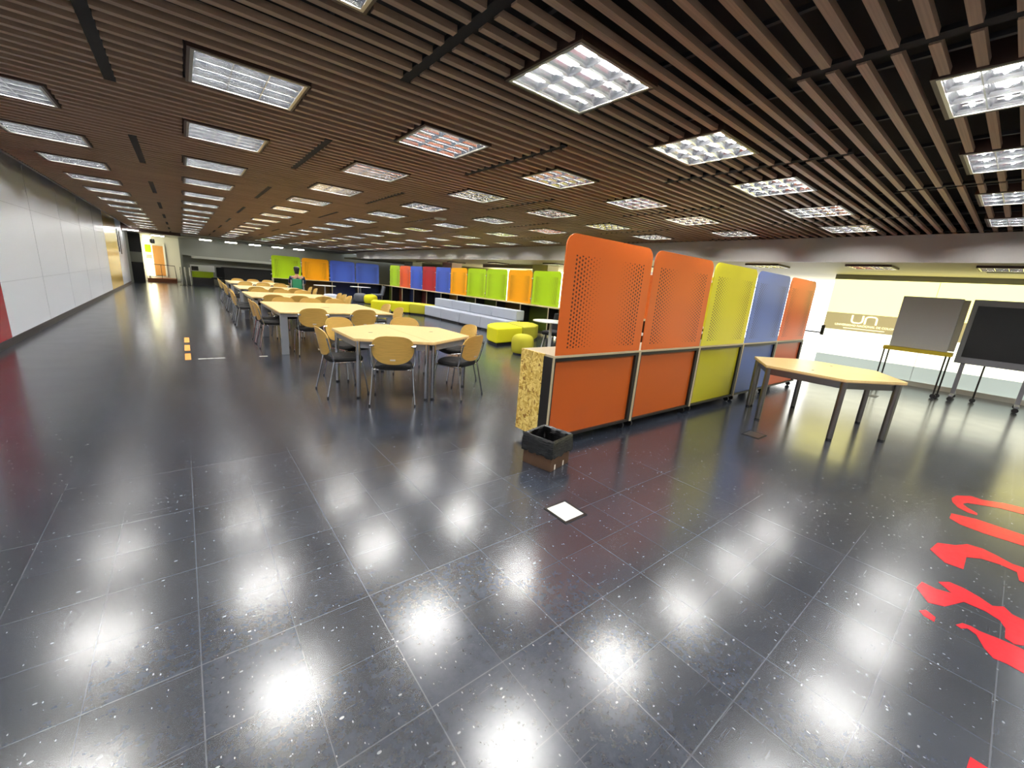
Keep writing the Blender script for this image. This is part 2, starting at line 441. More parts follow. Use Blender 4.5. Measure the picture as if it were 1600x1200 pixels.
# local u runs to the right as seen from the room, v is height
lg = MB(); r = 0.055
stroke(lg, [(0.0, 1.395)] + arc(r, 1.275, r, 180, 270) + arc(0.17-r, 1.275, r, 270, 360) + [(0.17, 1.395)], 0.028)
stroke(lg, [(0.215, 1.205)] + arc(0.215+r, 1.325, r, 180, 90) + arc(0.385-r, 1.325, r, 90, 0) + [(0.385, 1.205)], 0.028)
lo = lg.build('window_1_emblem', M['gl_logo'], kind='structure')
def text_mesh(name, body, size, m, mtx, parent=None, kind=None, depth=0.002):
    cu = bpy.data.curves.new(name, 'FONT'); cu.body = body; cu.size = size; cu.extrude = depth
    o = bpy.data.objects.new(name, cu); C.objects.link(o)
    bpy.context.view_layer.update()
    me = bpy.data.meshes.new_from_object(o.evaluated_get(bpy.context.evaluated_depsgraph_get()))
    C.objects.unlink(o); bpy.data.objects.remove(o)
    me.transform(mtx); me.materials.clear(); me.materials.append(m)
    q = bpy.data.objects.new(name, me); C.objects.link(q)
    if parent: q.parent = parent
    if kind: q['kind'] = kind
    return q
wallrot = Matrix.Rotation(-PI/2, 4, 'Z') @ Matrix.Rotation(PI/2, 4, 'X')
text_mesh('window_1_lettering', 'UNIVERSIDAD NACIONAL DE COLOMBIA', 0.064, M['gl_logo'], Matrix.Translation((XR-0.004, 2.86, 1.135)) @ wallrot, kind='structure')
ln = MB()
ln.box(XR-0.006, XR-0.001, 1.93, 2.68, 1.078, 1.092)
ln.build('window_1_line', M['gl_logo'], kind='structure')

# bright opening beyond the glass wall, rail and handle
MB().box(15.0, 15.05, 2.9, 6.8, 0.0, 2.3).build('window_2', M['daylight'], kind='structure')
MB().box(13.6, 16.2, WY-0.05, WY, 0, LOWC).build('wall_right_return', M['cream'], kind='structure')
MB().box(15.05, 15.2, 6.8, 31, 0, LOWC).build('wall_right', M['cream'], kind='structure')
hb = thing('door_handle', 'dark vertical pull handle on the left edge of the frosted glass wall', 'handle', (XR-0.05, 3.06, 0.86))
MB().box(-0.02, 0.02, -0.035, 0.035, 0, 0.24, 0.006).build('grip', M['blackbar'], hb)
MB().box(-0.01, 0.05, -0.015, 0.015, 0.05, 0.08).build('mount', M['blackbar'], hb)
rl = thing('handrail', 'thin dark handrail across the bright opening beside the glass wall', 'handrail', (13.4, 3.6, 0))
MB().tube([(0, -0.5, 0.86), (0, 1.6, 0.86)], 0.018).build('rail', M['blackbar'], rl)
for yy in (-0.45, 0.55, 1.55):
    MB().tube([(0, yy, 0), (0, yy, 0.86)], 0.014).build('post', M['blackbar'], rl)
# columns behind the long row; glowing panes added to brighten the low ceiling
for (cx, cy, w, m, nm) in ((11.3, 19.6, 1.0, 'pinkish', 'wall_column'), (11.6, 12.6, 0.9, 'cream', 'wall_column'), (11.2, 24.2, 1.2, 'farwall', 'wall_column')):
    MB().box(cx-0.3, cx+0.3, cy-w/2, cy+w/2, 0, LOWC).build(nm, M[m], kind='structure')
M['creamglow'] = glass_mat('lit_cream_window', (248, 240, 196), 4.5)
for i, (a, b) in enumerate(((14.2, 17.4), (17.9, 21.2), (7.2, 11.5))):
    MB().box(15.0, 15.04, a, b, 0.5, 2.25).build('window_%d' % (3+i), M['creamglow'], kind='structure')  # panes added for their glow
MB().box(11.5, 11.56, 13.3, 17.0, 2.16, LOWC).build('trim_4', M['farwall'], kind='structure')

# ------------------------------------------------------------------ far end
MB().box(XL-0.1, 0.1, YE, YE+0.25, 2.58, 3.2).build('trim_5', M['brownbox'], kind='structure')
MB().box(0.1, XS+0.1, YE, YE+0.25, 2.60, 3.2).build('trim_6', M['farwall'], kind='structure')
MB().box(0.1, XS+0.1, YE-0.03, YE, 2.64, 2.70).build('trim_7', M['white'], kind='structure')
MB().box(XL-0.3, XS+0.1, YE+0.25, YF+0.2, 2.62, 2.7).build('ceiling_far', M['farwall'], kind='structure')
MB().box(0.1, 16.2, 31.6, 31.8, 0, 2.7).build('wall_far', M['farwall'], kind='structure')
MB().box(0.5, 9.0, 31.25, 31.6, 1.52, 1.66).build('trim_8', M['farband'], kind='structure')
MB().box(0.1, 9.0, 31.4, 31.6, 1.66, 2.1).build('trim_9', M['farwall'], kind='structure')
MB().box(XL-0.3, 0.1, YF, YF+0.2, 0, 2.7).build('wall_far_left', M['white'], kind='structure')
MB().box(XL-0.15, XL, 29.6, YF, 0, 3.1).build('wall_left_recess', M['farwall'], kind='structure')
MB().box(XL, -1.66, 31.2, 31.4, 1.62, 2.62).build('wall_far_pillar', M['fardark'], kind='structure')
MB().box(XL, -1.66, 31.2, 31.4, 1.08, 1.62).build('wall_far_pillar_band', M['farwall'], kind='structure')
MB().box(XL, -1.66, 31.2, 31.4, 0.0, 1.08).build('wall_far_pillar_foot', M['fardark'], kind='structure')
MB().box(XL, XL+0.02, 31.6, 33.4, 0.4, 2.4).build('window_9', M['creamglow'], kind='structure')  # unseen glowing pane added behind the pillar to brighten the alcove
dr = MB().box(-1.28, -0.80, YF-0.06, YF-0.01, 0.34, 2.08).build('door_1', M['wooddoor'], kind='structure')
MB().box(-0.80, -0.72, YF-0.08, YF-0.01, 0.3, 2.2).build('trim_10', M['whitepl'], kind='structure')
MB().box(-1.66, -1.32, YF-0.02, YF-0.005, 0.3, 2.6).build('window_8', M['creamglow'], kind='structure')
MB().box(-1.64, -1.34, YF-0.05, YF-0.021, 1.66, 2.12).build('window_6', M['lime'], kind='structure')
MB().box(-1.62, -1.34, YF-0.05, YF-0.021, 1.3, 1.55).build('window_7', M['pinkish'], kind='structure')
MB().box(-0.02, 0.10, YF-2.2, YF-2.0, 0, 2.62).build('wall_far_post', M['farwall'], kind='structure')

st = thing('entrance_ramp', 'brown wooden step platform with a black railing before the far wooden door', 'ramp', (-0.95, 32.1, 0))
MB().box(-0.66, 0.66, -0.1, 1.4, 0, 0.22).build('platform', M['brownstep'], st)
MB().tube([(-0.55, -0.05, 0.22), (-0.55, -0.05, 1.02), (0.62, -0.05, 0.98), (0.66, -0.05, 0.15)], 0.022, 6).build('railing', M['blackbar'], st)
for px in (-0.5, 0.0):
    MB().tube([(px, -0.05, 0.22), (px, -0.05, 1.0)], 0.012, 6).build('post', M['blackbar'], st)
ps = tag(MB().lathe([(0.11, 0), (0.12, 0.12), (0.11, 0.24)], seg=12).build('wall_speaker', M['blackpl'], loc=(-1.2, 31.9, 2.16)), 'small black speaker hanging above the far wooden door', 'speaker')
for i, px in enumerate((-0.08, 0.13, 0.34)):
    t = thing('barrier_post', '%s chrome barrier post beside the far reception desk' % ('leftmost', 'middle', 'rightmost')[i], 'post', (px, 29.6, 0), group='barrier posts')
    MB().lathe([(0.035, 0.02), (0.035, 1.0)], seg=12).build('pole', M['chrome'], t, smooth=True)
    MB().lathe([(0.09, 0), (0.09, 0.02)], seg=12).build('foot', M['blackbar'], t)
dk = thing('reception_desk', 'far desk with lime green front panel and white upper panel', 'desk', (0.93, 30.4, 0))
MB().box(-0.5, 0.5, 0, 0.5, 0, 0.46).build('base', M['fardark'], dk)
MB().box(-0.5, 0.5, -0.02, 0.03, 0.46, 0.80).build('front_panel', M['lime'], dk)
MB().box(-0.55, 0.6, 0.4, 0.45, 0.8, 1.16).build('upper_panel', M['whitepl'], dk)
MB().box(-0.5, -0.18, 0.1, 0.13, 0.84, 1.08).build('screen', M['blackpl'], dk)
oc = thing('office_chair', 'black high-backed office chair beside the far lime green desk', 'chair', (1.62, 29.9, 0), 0.5)
MB().box(-0.24, 0.24, -0.24, 0.24, 0.42, 0.52, 0.03).build('seat', M['blackfab'], oc)
MB().box(-0.22, 0.22, -0.28, -0.2, 0.55, 1.12, 0.04).build('backrest', M['blackfab'], oc)
MB().lathe([(0.03, 0.06), (0.03, 0.42)], seg=8).build('column', M['chrome'], oc)
MB().box(-0.3, 0.3, -0.03, 0.03, 0, 0.06).box(-0.03, 0.03, -0.3, 0.3, 0.001, 0.061).build('base', M['blackpl'], oc)
cr = thing('storage_counter', 'long dark counter along the foot of the grey far wall', 'counter', (5.2, 31.0, 0))
MB().box(-3.3, 3.6, 0, 0.5, 0, 1.10).build('body', M['fardark'], cr)
MB().box(-3.32, 3.62, -0.03, 0.5, 1.10, 1.14).build('top', M['blackbar'], cr)
tv = tag(MB().box(-0.3, 0.3, -0.05, 0.0, 0, 0.3, 0.01).build('notice_panel', M['board'], loc=(0.65, 31.55, 1.78)), 'small grey notice panel on the far wall above the desk', 'sign')
for i, (a, b) in enumerate(((26.2, 0.09), (26.9, 0.06))):
    tag(MB().box(0, 0.02, -0.1, 0.1, 0, 1.0).build('wall_poster', M['blackbar'], loc=(XL, a, 1.55 - 0.1*i)), ('nearer' if i == 0 else 'farther') + ' narrow dark strip hanging on the white panel past the yellow one', 'poster', 'dark wall strips')
for i, (fx, fy) in enumerate(((1.2, 30.0), (2.4, 30.0), (3.6, 30.0), (4.8, 30.0), (6.0, 30.0), (-0.9, 31.0))):  # last one is a fill lamp added to brighten the door area
    t = thing('ceiling_lamp', ('%s rectangular lamp under the far grey ceiling, counted from the desk' % ORD[i]) if i < 5 else 'rectangular ceiling lamp before the far wooden door', 'lamp', (fx, fy, 2.56), group='lamps at the far end')
    MB().box(-0.3, 0.3, -0.3, 0.3, 0.02, 0.06).build('housing', M['trim'], t)
    MB().box(-0.27, 0.27, -0.17, -0.14, 0.0, 0.02).build('tube', M['softtube'], t)
    MB().box(-0.27, 0.27, 0.14, 0.17, 0.0, 0.02).build('tube', M['softtube'], t)
t = thing('ceiling_lamp', 'long white tube lamp fixed at the end of the slatted ceiling near the left wall', 'lamp', (-1.8, YE-0.2, 2.60))
MB().box(-0.3, 0.3, -0.04, 0.04, 0.03, 0.07).build('housing', M['trim'], t)
MB().box(-0.28, 0.28, -0.02, 0.02, 0.0, 0.03).build('tube', M['softtube'], t)

# ------------------------------------------------------------------ recessed louvred lights
def make_fixture(first_label):
    t = thing('recessed_ceiling_light', first_label, 'ceiling light', (0, 0, CEIL))
    W, D = 0.305, 0.285; H = 0.052
    f = MB()      # brown surround + metal trim
    for (a, b, c, d) in ((-W-0.035, W+0.035, -D-0.04, -D-0.018), (-W-0.035, W+0.035, D+0.018, D+0.04), (-W-0.035, -W-0.018, -D-0.018, D+0.018), (W+0.018, W+0.035, -D-0.018, D+0.018)):
        f.box(a, b, c, d, -0.004, 0.12)
    f.build('surround', M['brownbox'], t)
    g = MB()
    for (a, b, c, d) in ((-W-0.018, W+0.018, -D-0.018, -D), (-W-0.018, W+0.018, D, D+0.018), (-W-0.018, -W, -D, D), (W, W+0.018, -D, D)):
        g.box(a, b, c, d, -0.006, 0.10)
    g.build('trim', M['trim'], t)
    MB().box(-W, W, -D, D, H+0.012, H+0.02).build('housing', M['reflector'], t)
    lv = MB(); rows = 4; pitch = 2*D/rows
    prof = [(0.003, 0.0), (0.008, 0.012), (0.016, 0.025), (0.030, 0.040)]
    def vee(cy, ax='x', lo=-W, hi=W, sc=1.0, side=(-1, 1)):
        for sgn in side:
            for (w0, z0), (w1, z1) in zip(prof, prof[1:]):
                if ax == 'x': q = [(lo, cy+sgn*w0*sc, z0), (hi, cy+sgn*w0*sc, z0), (hi, cy+sgn*w1*sc, z1), (lo, cy+sgn*w1*sc, z1)]
                else: q = [(cy+sgn*w0*sc, lo, z0), (cy+sgn*w0*sc, hi, z0), (cy+sgn*w1*sc, hi, z1), (cy+sgn*w1*sc, lo, z1)]
                lv.b.faces.new([lv.b.verts.new(p) for p in q])
        if len(side) == 2:
            if ax == 'x': lv.box(lo, hi, cy-0.003*sc, cy+0.003*sc, -0.001, 0.001)
            else: lv.box(cy-0.003*sc, cy+0.003*sc, lo, hi, -0.001, 0.001)
    for k in range(1, rows): vee(-D + k*pitch)
    vee(-D, side=(1,)); vee(D, side=(-1,))
    for k in range(1, 3): vee(-W + k*2*W/3, 'y', -D, D, 0.55)
    vee(-W, 'y', -D, D, 0.6, side=(1,)); vee(W, 'y', -D, D, 0.6, side=(-1,))
    lv.build('louvre', M['mirror'], t)
    for k in range(rows):
        cy = -D + (k+0.5)*pitch
        MB().tube([(-W+0.02, cy, H-0.010), (W-0.02, cy, H-0.010)], 0.013, 8).build('tube', M['tube'], t)
    return t
COLN = ['along the white wall', 'over the aisle', 'over the long tables', 'right of the long tables',
        'in the middle of the hall', 'second out from the grey soffit', 'next to the grey soffit']
proto = None
for ci, lx in enumerate(LX):
    for ri, ly in enumerate(LY):
        seen = False
        for dx_ in (-0.3, 0.3):
            for dy_ in (-0.28, 0.28):
                p_ = cam.matrix_world.inverted() @ Vector((lx+dx_, ly+dy_, CEIL))
                if p_.z < -0.2 and abs(F_PX*p_.x/-p_.z) < 800 and abs(F_PX*p_.y/-p_.z) < 600: seen = True
        if ri == 0: n_seen = 0
        if seen: lab = '%s louvred ceiling light of the line %s, nearest first' % (ORD[n_seen], COLN[ci]); n_seen += 1
        else: lab = 'louvred ceiling light %s, number %s from rear wall' % (COLN[ci], ORD[ri])
        if proto is None:
            proto = make_fixture(lab); proto.location = (lx, ly, CEIL); proto['group'] = 'recessed ceiling lights'
        else: dup(proto, (lx, ly, CEIL), 0, lab, 'recessed ceiling lights')
# the few in the low ceiling
LOWL = [(9.9, 0.35, 'nearest the black display'), (9.9, 1.98, 'above the grey board'), (9.95, 3.75, 'above the blue screen'),
        (10.6, 7.5, 'behind the orange screens'), (10.6, 11.0, 'behind the lime screens'), (10.6, 14.5, 'behind the amber screen'), (10.6, 18.0, 'behind the red screen'), (10.6, 21.5, 'behind the coral screen')]
for lx, ly, w in LOWL:
    dup(proto, (lx, ly, LOWC-0.03), 0, 'louvred light in the low cream ceiling, %s' % w, 'lights in the low cream ceiling')
gv = thing('ceiling_grille', 'black slot grille in the low cream ceiling above the black display', 'vent', (10.9, 0.0, LOWC-0.012))
MB().box(-0.12, 0.12, -0.9, 0.62, 0, 0.012).build('backing', M['blackpl'], gv)
sm = thing('smoke_detector', 'round white detector disc on the slatted ceiling', 'smoke detector', (4.39, 8.19, CEIL-0.03))
MB().lathe([(0.10, 0.0), (0.13, 0.012), (0.13, 0.03)], seg=24).build('cover', M['whitepl'], sm, smooth=True)
MB().lathe([(0.03, -0.008), (0.04, 0.0)], seg=16).build('sensor', M['board'], sm)
for i, yy in enumerate((13.1, 15.3)):
    t = thing('track_spotlight', ('nearer' if i == 0 else 'farther') + ' pale spotlight in the gap above the white wall', 'spotlight', (-1.93, yy, 2.88), group='spotlights above the white wall')
    MB().tube([(0, -0.16, 0.0), (0, 0.16, 0.0)], 0.045, 12).build('body', M['whitepl'], t, smooth=True)
    MB().tube([(0, 0, 0.03), (0, 0, 0.235)], 0.012, 6).build('stem', M['whitepl'], t)

# ------------------------------------------------------------------ screen units
W_U, D_U, H_U = 1.315, 0.45, 0.90
def make_unit(color, label, loc, rz, group, end=False, flip=False):
    """front (y=0) carries the sheet and the screen, open cubby towards +y"""
    t = thing('screen_unit', label, 'screen divider', loc, rz, group)
    w = W_U/2
    MB().box(-w+0.018, w-0.018, 0.0, D_U, H_U-0.018, H_U).build('top_board', M['plyedge'], t)
    for s in (-1, 1):
        MB().box(s*(w-0.009)-0.009, s*(w-0.009)+0.009, 0.0 if not (end and s == -1) else 0.13, D_U, 0.09, H_U).build('side_board', M['osb'] if (end and s == -1) else M['plyedge'], t)
    if end:
        MB().box(-w, -w+0.018, 0.012, 0.13, 0.17, H_U-0.018).build('end_plate', M['blackbar'], t)
        MB().box(-w, -w+0.018, 0.0, 0.012, 0.09, H_U).build('edge_strip', M['plyedge'], t)
        MB().box(-w, -w+0.018, 0.012, 0.13, 0.09, 0.17).build('edge_block', M['osb'], t)
    f = MB()
    f.box(-w+0.018, w-0.018, 0.004, 0.05, H_U-0.05, H_U-0.018)
    f.box(w-0.07, w-0.018, 0.004, 0.05, 0.11, H_U-0.05); f.box(-w+0.018, -w+0.035, 0.004, 0.05, 0.11, H_U-0.05)
    f.box(-w+0.018, w-0.018, 0.004, 0.05, 0.09, 0.115)
    f.build('frame', M['blackbar'], t)
    MB().box(-w+0.035, w-0.07, 0.03, 0.05, 0.115, H_U-0.05).build('colour_sheet', M['s_'+color], t)
    MB().box(-w+0.018, w-0.018, 0.05, 0.056, 0.108, H_U-0.018).build('rear_board', M['b_'+color], t)  # carries the cubby shade in its darker colour
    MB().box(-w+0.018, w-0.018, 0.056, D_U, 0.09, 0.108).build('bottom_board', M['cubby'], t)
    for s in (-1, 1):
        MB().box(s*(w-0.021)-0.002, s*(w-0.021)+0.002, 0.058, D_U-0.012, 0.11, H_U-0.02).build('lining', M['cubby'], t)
    # screen
    hw = w-0.026; r = 0.11; h = 1.05
    poly = [(-hw, 0), (hw, 0)] + [(hw-r+r*math.cos(a), h-r+r*math.sin(a)) for a in [PI/2*k/8 for k in range(9)]] + [(-hw+r-r*math.sin(a), h-r+r*math.cos(a)) for a in [PI/2*k/8 for k in range(9)]]
    sc = MB().prism(poly, -0.006, 0.006, Matrix.Rotation(PI/2, 4, 'X')).build('screen', M['p_'+color], t)
    sc.location = (0, 0.012, H_U+0.004)
    for zz in (0.16, 0.80):
        MB().box(w-0.03, w+0.03, 0.02, 0.045, H_U+zz, H_U+zz+0.03).build('clip', M['whitepl'], t)
    for (cx, cy) in ((-w+0.08, 0.06), (w-0.08, 0.06), (-w+0.08, D_U-0.08), (w-0.08, D_U-0.08)):
        c = MB().box(cx-0.02, cx+0.02, cy-0.02, cy+0.02, 0.07, 0.09).build('caster', M['steel'], t)
        MB().tube([(cx-0.012, cy, 0.037), (cx+0.012, cy, 0.037)], 0.037, 14).build('wheel', M['blackpl'], c)
    return t
NR = [('orange', 'front orange perforated screen unit with flaked board end, beside the waste box'), ('orange', 'second orange perforated screen unit, between the first orange and the yellow one'),
      ('yellow', 'yellow perforated screen unit between the orange and the blue ones'), ('dusk', 'dusty blue perforated screen unit behind the six-sided table'),
      ('coral', 'last pale orange screen unit of the near row, next to the glass wall')]
for i, (c_, lab) in enumerate(NR):
    make_unit(c_, lab, (2.52+W_U*(i+0.5), 2.52, 0), 0, 'near row of screen units', end=(i == 0))
RB = ['lime', 'coral', 'blue', 'red', 'blue', 'amber', 'lime', 'lime', 'amber', 'lime', 'yellow', 'lime', 'orange', 'yellow']
RBL = ['lime screen unit at the far end of the long right row', 'coral screen unit next to the far lime one in the long right row', 'blue screen unit between the coral and the red one',
       'dark red screen unit in the long right row', 'blue screen unit between the red and the amber one', 'amber screen unit beside the blue one in the long right row',
       'lime screen unit next to the first amber one, behind the sofa', 'lime screen unit just left of the nearer amber one', 'amber screen unit between two lime ones behind the sofa',
       'large lime screen unit behind the yellow ottomans', 'yellow screen unit partly hidden by the front orange screen', 'lime screen unit hidden behind the front orange screen',
       'orange screen unit behind the second orange screen', 'yellow screen unit seen through the gap between the orange screens']
for i, c_ in enumerate(RB):
    yy = 22.0 - W_U*(i+0.5)
    make_unit(c_, RBL[i], (8.86, yy, 0), PI/2, 'long right row of screen units')
RA = [('lime', 'lime screen unit at the left of the far row, behind the seated person'), ('amber', 'amber screen unit in the far row, right of the seated person'),
      ('blue', 'blue screen unit next to the amber one in the far row'), ('blue', 'blue screen unit at the right end of the far row')]
for i, (c_, lab) in enumerate(RA):
    make_unit(c_, lab, (3.35+W_U*(i+0.5), 22.95, 0), PI, 'far row of screen units')

# ------------------------------------------------------------------ tables
def hex_half(side, cx, cy, R, lab, legm, group, rl=0.028):
    """half of a six-sided table: trapezoid with its long side on x = cx"""
    t = thing('trapezoid_table', lab, 'table', (cx, cy, 0), 0, group)
    a = R*math.cos(PI/6); g = 0.003
    V = [(side*g, -R), (side*a, -R/2), (side*a, R/2), (side*g, R)]
    tp = MB().prism(V, 0.715, 0.738).build('tabletop', [M['tabletop']], t)
    MB().prism([(x*1.0+side*0.001, y*1.0) for x, y in V], 0.705, 0.715).build('edge_band', M['edge'], t)
    ap = MB(); I = [(side*0.03, -R*0.90), (side*a*0.93, -R/2*0.93), (side*a*0.93, R/2*0.93), (side*0.03, R*0.90)]
    for p, q in zip(I, I[1:] + I[:1]):
        d = Vector((q[0]-p[0], q[1]-p[1])); ang = math.atan2(d.y, d.x); L_ = d.length
        ap.box(0, L_, -0.012, 0.012, 0.622, 0.705, mtx=Matrix.Translation((p[0], p[1], 0)) @ Matrix.Rotation(ang, 4, 'Z'))
    ap.build('apron', M['greysteel'] if legm == 'chrome' else M['steel'], t)
    for (x, y) in ((side*0.045, -R*0.915), (side*a*0.93, -R/2*0.95), (side*a*0.93, R/2*0.95), (side*0.045, R*0.915)):
        lg = MB().tube([(x, y, 0.02), (x, y, 0.705)], rl, 16).build('leg', M[legm], t, smooth=True)
        MB().lathe([(rl*0.95, 0), (rl*0.95, 0.02)], x, y, 16).build('foot_cap', M['blackpl'], lg)
    MB().lathe([(0.02, 0.738), (0.02, 0.7395)], side*a*0.55, 0, 14, 1.5, 0.7).build('grommet', M['mark'], t)
    return t
hex_half(-1, 2.30, 5.28, 0.92, 'left half of the six-sided maple table with chrome legs, ringed by chairs', 'chrome', 'six-sided table among the chairs')
hex_half(1, 2.30, 5.28, 0.92, 'right half of the six-sided maple table with chrome legs, ringed by chairs', 'chrome', 'six-sided table among the chairs')
hex_half(-1, 6.47, 1.51, 0.83, 'left half of the lone six-sided table before the blue screen', 'steel', 'lone six-sided table', 0.032)
hex_half(1, 6.47, 1.51, 0.83, 'right half of the lone six-sided table before the blue screen', 'steel', 'lone six-sided table', 0.032)
def long_table(x0, x1, y0, y1, lab):
    cx, cy = (x0+x1)/2, (y0+y1)/2; a, b = (x1-x0)/2, (y1-y0)/2
    t = thing('long_table', lab, 'table', (cx, cy, 0), 0, 'large shared tables')
    c = 0.0
    MB().box(-a, a, -b, b, 0.712, 0.738, 0.003, 1).build('tabletop', M['tabletop'], t)
    ap = MB()
    for (p, q, r, s) in ((-a+0.05, a-0.05, -b+0.03, -b+0.055), (-a+0.05, a-0.05, b-0.055, b-0.03), (-a+0.03, -a+0.055, -b+0.05, b-0.05), (a-0.055, a-0.03, -b+0.05, b-0.05)):
        ap.box(p, q, r, s, 0.655, 0.712)
    ap.build('apron', M['greysteel'], t)
    for sx in (-1, 1):
        for sy in (-1, 1):
            lx, ly = sx*(a-0.065), sy*(b-0.065)
            MB().box(lx-0.055, lx+0.055, ly-0.035, ly+0.035, 0, 0.712, 0.006).build('leg', M['greysteel'], t)
    MB().lathe([(0.03, 0.738), (0.03, 0.7395)], 0, 0, 14, 3.0, 0.6).build('grommet', M['mark'], t)
    return t
LT = [(1.22, 3.22, 7.80, 10.05), (1.22, 3.24, 11.32, 13.35), (1.30, 3.25, 14.9, 16.95), (1.35, 3.3, 18.5, 20.9)]
for i, q in enumerate(LT):
    long_table(*q, '%s large maple table with flat grey legs, counted from the camera' % ORD[i])

# ------------------------------------------------------------------ chairs
def make_chair(label):
    t = thing('stacking_chair', label, 'chair')
    # seat cushion
    s = MB(); n = 12
    poly = []
    for k in range(40):
        a = 2*PI*k/40; c_, s_ = math.cos(a), math.sin(a)
        poly.append((0.215*abs(c_)**0.5*(1 if c_ >= 0 else -1), 0.01+0.21*abs(s_)**0.5*(1 if s_ >= 0 else -1)))
    rings = []
    for sc, z in ((0.82, 0.402), (0.95, 0.410), (1.0, 0.435), (1.0, 0.462), (0.93, 0.480), (0.6, 0.488)):
        rings.append([s.b.verts.new((x*sc, y*sc, z - 0.012*abs(x)/0.2*(z > 0.46) + (0.008 if y < -0.12 else 0))) for x, y in poly])
    for A, B in zip(rings, rings[1:]):
        for k in range(40): s.b.faces.new((A[k], A[(k+1) % 40], B[(k+1) % 40], B[k]))
    s.b.faces.new(rings[0][::-1]); s.b.faces.new(rings[-1])
    s.build('seat', M['blackfab'], t, smooth=True)
    # bent plywood backrest
    bk = MB(); nx, nz = 20, 16; hw, hh = 0.234, 0.168; zc = 0.662
    grid = {}
    for side in (0, 1):
        for i in range(nx+1):
            for j in range(nz+1):
                u = -1 + 2*i/nx; v = -1 + 2*j/nz
                # square to rounded shape
                m_ = max(abs(u), abs(v)); th = math.atan2(v, u); n_ = 3.0 if v > 0 else 2.5
                r_ = m_/((abs(math.cos(th))**n_ + abs(math.sin(th))**n_)**(1/n_))
                uu, vv = r_*math.cos(th), r_*math.sin(th)
                x = uu*hw*(1.0 if v > 0 else 1 - 0.06*abs(vv)); z = zc + vv*hh
                y = -0.225 - 0.20*(z-0.5)*1.0 + 0.055*(uu*uu) - 0.01
                grid[side, i, j] = bk.b.verts.new((x, y + (0.006 if side else -0.006), z))
    for side in (0, 1):
        for i in range(nx):
            for j in range(nz):
                q = [grid[side, i, j], grid[side, i+1, j], grid[side, i+1, j+1], grid[side, i, j+1]]
                bk.b.faces.new(q if side else q[::-1])
    def rim(seq):
        for a, b in zip(seq, seq[1:]): bk.b.faces.new((grid[0, a[0], a[1]], grid[0, b[0], b[1]], grid[1, b[0], b[1]], grid[1, a[0], a[1]]))
    rim([(i, 0) for i in range(nx+1)]); rim([(i, nz) for i in range(nx, -1, -1)])
    rim([(nx, j) for j in range(nz+1)]); rim([(0, j) for j in range(nz, -1, -1)])
    bo = bk.build('backrest', M['ply'], t, smooth=True)
    MB().box(-0.03, 0.03, -0.2745, -0.2725, 0.545, 0.562).build('label_sticker', M['sticker'], bo)
    for sx in (-1, 1):
        # rear leg rises to the seat and on as the back upright
        r = MB().tube([(sx*0.255, -0.255, 0.015), (sx*0.236, -0.205, 0.25), (sx*0.226, -0.165, 0.44)], 0.0095, 8)
        lg = r.build('leg', M['chrome'], t, smooth=True)
        MB().tube([(sx*0.256, -0.257, 0.0), (sx*0.255, -0.255, 0.022)], 0.0125, 8).build('foot_cap', M['blackpl'], lg)
        MB().tube([(sx*0.226, -0.165, 0.44), (sx*0.240, -0.19, 0.50), (sx*0.246, -0.222, 0.62), (sx*0.246, -0.245, 0.725)], 0.0095, 8).build('back_upright', M['chrome'], t, smooth=True)
        MB().tube([(sx*0.25, -0.242, 0.708), (sx*0.205, -0.235, 0.712)], 0.013, 8).build('clip', M['chrome'], t)
        r = MB().tube([(sx*0.235, 0.235, 0.015), (sx*0.226, 0.20, 0.25), (sx*0.220, 0.165, 0.425)], 0.0095, 8)
        lg = r.build('leg', M['chrome'], t, smooth=True)
        MB().tube([(sx*0.2355, 0.236, 0.0), (sx*0.235, 0.235, 0.022)], 0.0125, 8).build('foot_cap', M['blackpl'], lg)
    f = MB()
    for sx in (-1, 1): f.tube([(sx*0.224, -0.17, 0.42), (sx*0.222, 0.17, 0.42)], 0.009, 8)
    f.tube([(-0.222, 0.165, 0.418), (0.222, 0.165, 0.418)], 0.009, 8); f.tube([(-0.224, -0.16, 0.418), (0.224, -0.16, 0.418)], 0.009, 8)
    f.build('seat_frame', M['chrome'], t, smooth=True)
    return t
ch0 = [None]
def chair(bx, by, fx, fy, lab, grp):
    """bx,by: the foot line of the rear legs; fx,fy: facing"""
    l = math.hypot(fx, fy); fx, fy = fx/l, fy/l
    loc = (bx + 0.25*fx, by + 0.25*fy, 0); rz = math.atan2(-fx, fy)
    if ch0[0] is None:
        ch0[0] = make_chair(lab); ch0[0].location = loc; ch0[0].rotation_euler = (0, 0, rz); ch0[0]['group'] = grp
    else: dup(ch0[0], loc, rz, lab, grp)
g = 'chairs round the six-sided table'
chair(1.79, 4.36, 0.42, 0.9, 'front chair of the six-sided table, back towards the camera', g)
chair(1.23, 5.20, 1, 0.02, 'chair at the left side of the six-sided table, facing right', g)
chair(1.72, 6.22, 0.35, -0.85, 'chair behind the left corner of the six-sided table, backrest upright and facing the camera', g)
chair(2.78, 6.30, -0.25, -0.95, 'chair behind the six-sided table whose orange backrest top shows over the far edge', g)
chair(3.44, 5.34, -1, 0.05, 'right rear chair of the six-sided table, mostly hidden by the one in front', g)
chair(2.85, 4.30, -0.42, 0.9, 'right front chair of the six-sided table, turned towards it', g)
NEAR = 'maple chair on the near side of the %s large table, %s from left'
FAR = 'maple chair on the far side of the %s large table, %s from left'
LEF = 'maple chair at the left end of the %s large table, %s from camera'
RIG = 'maple chair at the right end of the %s large table, %s from camera'
